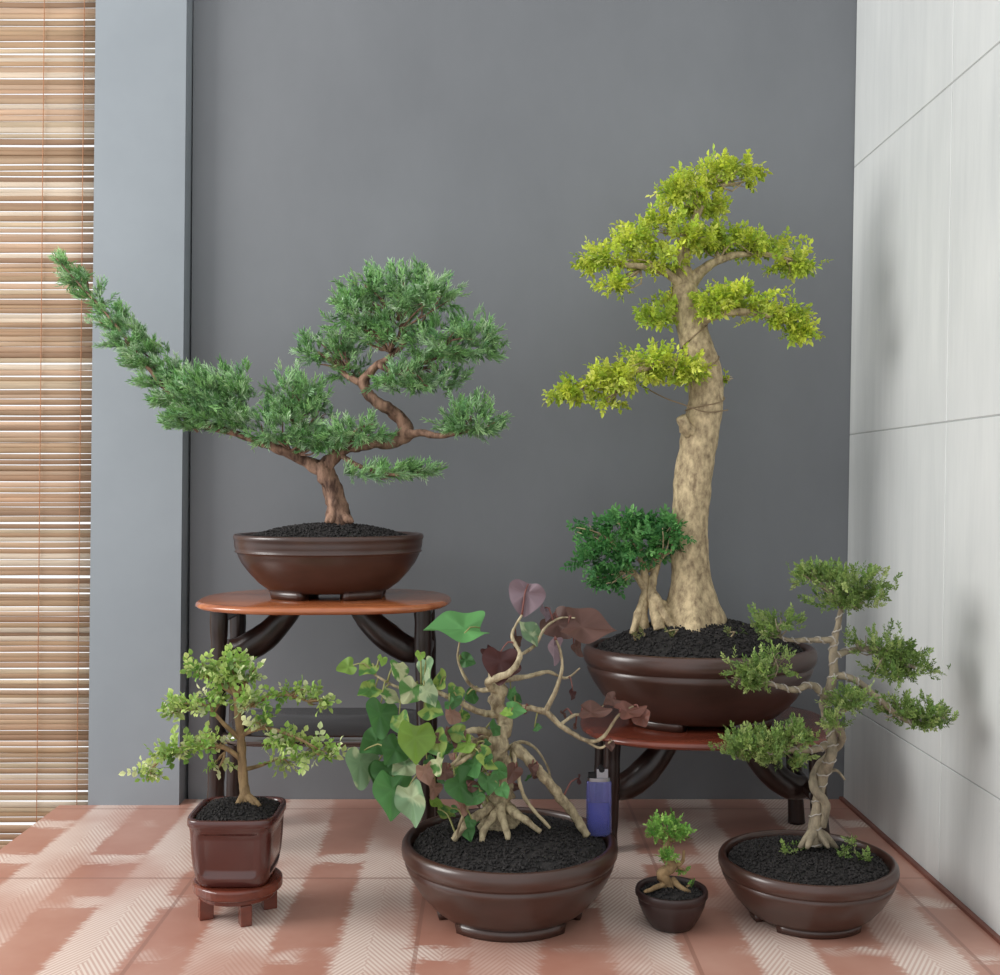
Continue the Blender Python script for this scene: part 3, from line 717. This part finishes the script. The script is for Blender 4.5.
for a in [
    (463, 629, 72, 'g', 1.5, 1.1, .1, .01, .1), (527, 594, 44, 'p', .2, -.25, -.3, 0.), (500, 662, 42, 'b', .1, .15, .2, -.02), (487, 655, 26, 'b', -.2, .3, 1., 0), (515, 668, 22, 'b', .5, .3, -.8, -.01),
    (583, 627, 62, 'k', -1.2, .9, .2, 0), (558, 624, 40, 'k', -.8, .5, -.2, .02), (554, 648, 32, 'p', .1, .0, 1.0, -.02), (531, 634, 34, 'v', 2.4, .6, .7, .0), (515, 640, 20, 'k', .6, .2, .9, 0), (545, 612, 20, 'p', .4, .3, .9, .01), (576, 648, 20, 'k', -.4, .3, .9, .01),
    (592, 712, 36, 'k', -1.4, 1.15, 0, -.02), (628, 712, 36, 'o', -1.6, 1.1, .3, -.02), (642, 718, 22, 'o', -.6, .6, -.6, -.02), (612, 700, 20, 'k', 1.2, .6, .3, -.01), (610, 745, 12, 'k', 0, .4, .3, -.02),
    (348, 667, 22, 'L', 1.2, .7, 0, -.03), (368, 668, 26, 'y', .8, .8, .3, -.03), (382, 660, 14, 'L', .5, .5, .8, -.03),
    (398, 670, 28, 'c', .3, .4, .9, -.03), (427, 668, 32, 'v', -.3, .1, -.9, -.03), (412, 690, 32, 'c', .6, .4, .1, -.04), (442, 680, 28, 'y', .9, .2, -1.0, -.03), (370, 690, 30, 'y', 1.1, .8, .4, -.03),
    (388, 696, 28, 'c', -.7, .7, .9, -.04), (427, 692, 32, 'v', -.4, .2, .8, -.05), (455, 692, 24, 'y', .5, .5, .6, -.03),
    (380, 715, 46, 'G', .3, .35, .7, -.04), (401, 722, 30, 'y', -.6, .4, -.6, -.05), (415, 738, 48, 'L', .2, .3, .5, -.06), (438, 742, 34, 'y', -.8, .3, -.7, -.05), (395, 750, 36, 'G', .8, .5, .4, -.05),
    (360, 764, 46, 'v', .25, .2, .8, -.03), (376, 775, 42, 'G', .3, .1, 1.1, -.02), (392, 790, 54, 'g', .2, .25, .5, -.05), (412, 799, 50, 'v', -.4, .1, -.5, -.06), (376, 742, 36, 'G', 1., .6, .2, -.02), (388, 770, 40, 'G', -.3, .4, .3, -.04),
    (425, 772, 26, 'r', -.1, .3, .6, -.06), (438, 764, 26, 'c', -.7, .3, -.9, -.06), (460, 785, 44, 'G', -.5, .3, .7, -.06), (474, 765, 32, 'g', -.7, .6, -.7, -.05), (462, 802, 26, 'r', 0.4, .3, 1., -.05), (430, 710, 28, 'y', -1.1, .7, 0, -.04),
    (452, 715, 24, 'r', .9, .4, .8, -.04), (484, 758, 32, 'y', -.6, .4, 1., -.06), (466, 745, 26, 'L', .9, .6, -.3, -.05), (455, 700, 18, 'G', .3, .2, 0, -.04), (533, 768, 14, 'k', 0, .3, .6, -.02), (450, 735, 26, 'k', .2, .4, 1.2, -.05),
    (434, 788, 22, 'r', .6, .2, .8, -.05), (445, 772, 20, 'k', 1, .3, .4, -.06), (405, 765, 30, 'v', .9, .6, .1, -.04), (478, 800, 16, 'k', .3, .3, .9, -.05), (420, 655, 12, 'L', .3, .3, .4, -.03),
    (488, 782, 26, 'G', .3, .5, .5, -.06), (470, 822, 14, 'G', .8, .6, .4, -.06), (502, 790, 18, 'g', -.4, .5, .3, -.06), (476, 796, 24, 'G', .7, .4, -.4, -.06)]:
    hleaf(*a)
for i in range(42):
    hleaf(rng.normal(470, 24), rng.normal(750, 32), rng.uniform(10, 24), 'GyrkGgLkG'[int(rng.integers(0, 9))], rng.uniform(-1.6, 1.6), rng.uniform(0, 1), rng.uniform(-1.2, 1.2), rng.uniform(-.06, .03))
for i in range(12):
    hleaf(rng.uniform(505, 580), rng.uniform(680, 790), rng.uniform(7, 14), 'kbrG'[int(rng.integers(0, 4))], rng.uniform(-1.6, 1.6), rng.uniform(0, 1), rng.uniform(-1.2, 1.2), rng.uniform(-.03, .02))
fo.obj('leaves', M_leaf, True, e); pt.obj('petioles', attr_mat('petiole', .5), True, e)

# lighter standing in the soil
lx, lz = W(600, 0, YC+.0)[0], HC*.9+.006
e = empty('cigarette_lighter', (lx, YC+.012, lz)); yl = YC+.012; rx = S(12.5, yl); ry = .006
def mlight(name, c, alpha=0., rough=.1, metal=0.):
    m, nt, p, o = mat(name); n = noise_node(nt, 15); r = ramp(nt, [(.3, c), (.7, c)]); nt.links.new(n.outputs[0], r.inputs[0]); nt.links.new(r.outputs[0], p.inputs['Base Color'])
    p.inputs['Roughness'].default_value = rough; p.inputs['Metallic'].default_value = metal; p.inputs['Transmission Weight'].default_value = alpha; p.inputs['IOR'].default_value = 1.3
    return m
mb = MB(); lathe(mb, (lx, yl, lz), rx, ry, .060, [(.01, 0), (.9, 0), (1, .03), (1, .97), (.95, 1), (.01, 1)], 40, 2.6); mb.obj('body', mlight('blue_plastic', '#8f94dc', .75), True, e)
mb = MB(); lathe(mb, (lx, yl, lz+.002), rx*.8, ry*.7, .034, [(.01, 0), (1, 0), (1, 1), (.01, 1)], 32, 2.6); mb.obj('fuel', mlight('blue_fuel', '#5a60c0', .2), True, e)
mb = MB(); lathe(mb, (lx, yl, lz+.060), rx*.92, ry*.92, .004, [(.01, 0), (1, 0), (1, 1), (.01, 1)], 32, 2.4)
mb.add(*boxv(lx-rx*.2, lx+rx*.7, yl-.004, yl+.004, lz+.064, lz+.074)); mb.obj('metal_guard', mlight('chrome', '#8d9096', 0, .25, 1.), False, e)
mb = MB(); mb.add(*boxv(lx-rx*.85, lx-rx*.25, yl-.0035, yl+.0035, lz+.064, lz+.069))
tube(mb, [(lx+rx*.2, yl-.0047, lz+.0735), (lx+rx*.2, yl+.0047, lz+.0735)], [.0033, .0033], 14); mb.obj('thumb_button', mlight('black_plastic', '#141416', 0, .4), False, e)

# ================================================================ 5 TINY POT
YM = -.435; Xc = W(671.5, 0, YM)[0]; HM = .040
e = empty('miniature_bonsai', (Xc, YM, 0)); cc = (Xc, YM, 0.)
CUP = [(.01, .0), (.5, .0), (.56, .02), (.66, .14), (.8, .36), (.9, .58), (.94, .74), (.93, .77), (.96, .80), (1., .85), (1., .95), (.98, 1.), (.92, 1.), (.88, .95), (.86, .8), (.7, .4), (.01, .4)]
mb = MB(); lathe(mb, cc, S(36, YM), S(36, YM), HM, CUP, 60); mb.obj('pot', M_pot3, True, e)
soil(e, cc, S(31, YM), S(31, YM), HM*.86, .007, 500, .0018)
tw = MB(); fo = MB(); s = lambda q: S(q, YM)
def PM(l): return [W(a, b, YM+(q[0] if q else 0)) for a, b, *q in l]
tube(tw, PM([(671, 895), (668, 884), (662, 874, -.004), (672, 866), (664, 855), (668, 842), (670, 832)]), [s(q) for q in (8, 6, 5.5, 5, 4, 3, 2)], 12, .4, 160, .002)
for l, r in (([(668, 882), (655, 888, -.01), (644, 892, -.015)], (4, 2.5, 1.5)), ([(672, 880), (682, 888, -.01), (690, 892, -.01)], (4, 2.5, 1.5)), ([(672, 866), (682, 862), (684, 850)], (3, 2, 1))):
    tube(tw, PM(l), [s(q) for q in r], 8, .3, 160, .002)
MP = ['#6ea04c', '#8abb56', '#568a3a', '#a4c86a']
MT = [compound(3, .42, .34, 1.0, 60+i, .9) for i in range(4)]
def cm(px, py, rx, ry, n, att, dy=0.):
    clump(fo, tw, W(px, py, YM+dy), (s(rx), s(rx*.9), s(ry)), n, MT, .0085, MP, W(*att, YM), up=.2, upb=.4, out=1., shell=.2, twr=.0005)
cm(667, 828, 19, 12, 130, (668, 840)); cm(678, 834, 13, 9, 45, (672, 842), -.01); cm(656, 836, 7, 5, 14, (665, 845)); cm(667, 856, 10, 6, 34, (667, 858), -.012); cm(690, 886, 3, 3, 4, (685, 888)); cm(684, 870, 5, 3, 5, (676, 866))
tw.obj('trunk', M_barks, True, e); fo.obj('foliage', M_leaf, False, e)

# ================================================================ 6 WIRED RIGHT TREE
YR = -.41; Xc = W(807, 0, YR)[0]; HR = .066
e = empty('wired_bonsai', (Xc, YR, 0)); cc = np.array([Xc, YR, 0.])
pot(e, cc, S(88, YR), S(88, YR), HR, BOWL, M_pot, feet=3, fr=(.45, .66), span=.80, a00=-math.pi/2)
soil(e, cc, S(77, YR), S(77, YR), HR*.89, .012, 2300, .0021)
tw = MB(); fo = MB(); wi = MB(); s = lambda q: S(q, YR)
def PR(l): return [W(a, b, YR+(q[0] if q else 0)) for a, b, *q in l]
def TR(l, r, turns=0, sides=10):
    P = PR(l); R_ = [s(q) for q in r]; tube(tw, P, R_, sides, .2, 110, .003)
    if turns: coil(wi, P, R_, turns, .0008)
TR([(814, 845), (815, 822), (818, 800), (822, 778), (830, 758, -.01), (832, 738), (826, 718, .005), (828, 695), (834, 672), (833, 650), (838, 625), (842, 605)], (8, 6, 5.5, 5.5, 5.5, 5, 5, 5, 4.5, 4, 3, 2.2), 17, 14)
tube(tw, PR([(822, 826, .0), (826, 805, -.008), (814, 788, -.008), (816, 770, .008), (832, 752, .01), (842, 738, .0), (834, 720, -.01), (822, 706, -.0), (826, 688, .01)]), [s(q) for q in (4, 4.5, 4.5, 4, 4, 4, 3.5, 3, 2)], 10, .2, 110, .003)
for dx, dy in ((-16, -.01), (14, -.015), (22, .01), (-8, -.02)):
    tube(tw, PR([(815, 828), (815+dx*.6, 840, dy*.6), (815+dx, 848, dy)]), [s(5), s(4), s(2)], 8, .3, 100)
TR([(834, 675), (855, 680, -.01), (880, 700, -.02), (905, 720, -.02), (930, 722, -.02)], (4, 3.4, 3, 2.4, 1.4), 9)
TR([(836, 655), (855, 650, .01), (885, 650, .01), (915, 668, .01)], (3.6, 3, 2.4, 1.4), 6)
TR([(828, 700), (812, 685, -.01), (795, 690, -.02), (775, 685, -.03), (750, 680, -.03)], (4, 3.4, 3, 2.2, 1.3), 7)
TR([(828, 745), (812, 750, -.02), (790, 750, -.03), (760, 752, -.03), (740, 750, -.03)], (4, 3.2, 2.6, 2, 1.2), 7)
TR([(835, 640), (815, 640, .0), (790, 640, .01), (775, 635, .01)], (3.4, 2.8, 2, 1.2), 5)
TR([(829, 720), (840, 712, -.02), (850, 708, -.03)], (3, 2.4, 1.4), 3)
TR([(820, 780), (835, 770, .01), (845, 780, .01)], (2.4, 1.6, 1))
RT = [compound(5, .30, .25, .8, 40+i, .8) for i in range(5)]
RP = ['#748f4a', '#90a95a', '#5e7d3f', '#b2c27a', '#6b8a4a']
def cr(px, py, rx, ry, n, att, dy=0., **k):
    y = YR+dy
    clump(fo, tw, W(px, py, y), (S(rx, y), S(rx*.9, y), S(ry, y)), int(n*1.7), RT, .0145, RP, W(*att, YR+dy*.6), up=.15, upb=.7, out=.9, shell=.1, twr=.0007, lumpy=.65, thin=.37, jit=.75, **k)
cr(838, 580, 46, 15, 190, (840, 603)); cr(845, 600, 34, 14, 120, (842, 608)); cr(812, 572, 20, 10, 50, (838, 600)); cr(866, 594, 18, 12, 60, (845, 605))
cr(776, 622, 24, 14, 90, (780, 637), .01); cr(768, 632, 14, 8, 30, (778, 637), .01)
cr(760, 668, 34, 16, 160, (760, 682), -.03); cr(748, 682, 22, 12, 70, (755, 682), -.03); cr(775, 655, 16, 10, 40, (772, 680), -.03)
cr(885, 648, 38, 16, 170, (880, 652), .01); cr(912, 668, 26, 16, 130, (905, 663), .01); cr(860, 640, 14, 8, 30, (860, 650), .01); cr(890, 672, 28, 12, 80, (885, 655), .0)
cr(925, 718, 28, 18, 150, (920, 722), -.02); cr(897, 708, 24, 13, 70, (900, 715), -.02)
cr(765, 742, 42, 15, 180, (770, 752), -.03); cr(742, 750, 24, 15, 90, (748, 752), -.03); cr(795, 735, 22, 12, 70, (795, 750), -.04); cr(785, 760, 32, 12, 80, (785, 752), -.02); cr(790, 722, 12, 7, 22, (795, 745), -.03)
cr(848, 700, 24, 14, 90, (848, 710), -.03); cr(835, 722, 12, 10, 30, (840, 714), -.03)
for q in range(12):
    px = 820+rng.uniform(-40, 45); cr(px, 850+rng.uniform(-8, 10), 6, 3, 4, (px, 856), rng.uniform(-.03, .03), twigs=1)
tw.obj('trunk', M_barkr, True, e); wi.obj('wire', M_wire, True, e); fo.obj('foliage', M_leaf, False, e)

# ================================================================ LIGHT
w = bpy.data.worlds.new('overcast_sky'); SC.world = w; w.use_nodes = True
bg = w.node_tree.nodes['Background']; bg.inputs[0].default_value = (.975, .988, 1., 1); bg.inputs[1].default_value = 1.12
def area(name, loc, tgt, size, power, col=(1, 1, 1), sy=None):
    l = bpy.data.lights.new(name, 'AREA'); l.energy = power; l.color = col; l.size = size
    if sy: l.shape = 'RECTANGLE'; l.size_y = sy
    o = bpy.data.objects.new(name, l); COL.objects.link(o); o.location = loc
    o.rotation_euler = (Vector(tgt)-Vector(loc)).to_track_quat('-Z', 'Y').to_euler()
area('window_daylight', (-1.9, -.75, 1.15), (.4, -.15, .45), .95, 33, (1, .985, .96))
SC.view_settings.view_transform = 'Standard'
SC.view_settings.look = 'None'

cam = bpy.data.cameras.new('camera'); co = bpy.data.objects.new('camera', cam); COL.objects.link(co)
co.location = (0, -CAMD, CAMH); co.rotation_euler = (math.pi/2, 0, 0)
cam.sensor_width = 36; cam.sensor_fit = 'HORIZONTAL'; cam.lens = 36*F/1000
cam.shift_x = .011; cam.shift_y = -.0055; cam.clip_start = .01
SC.camera = co
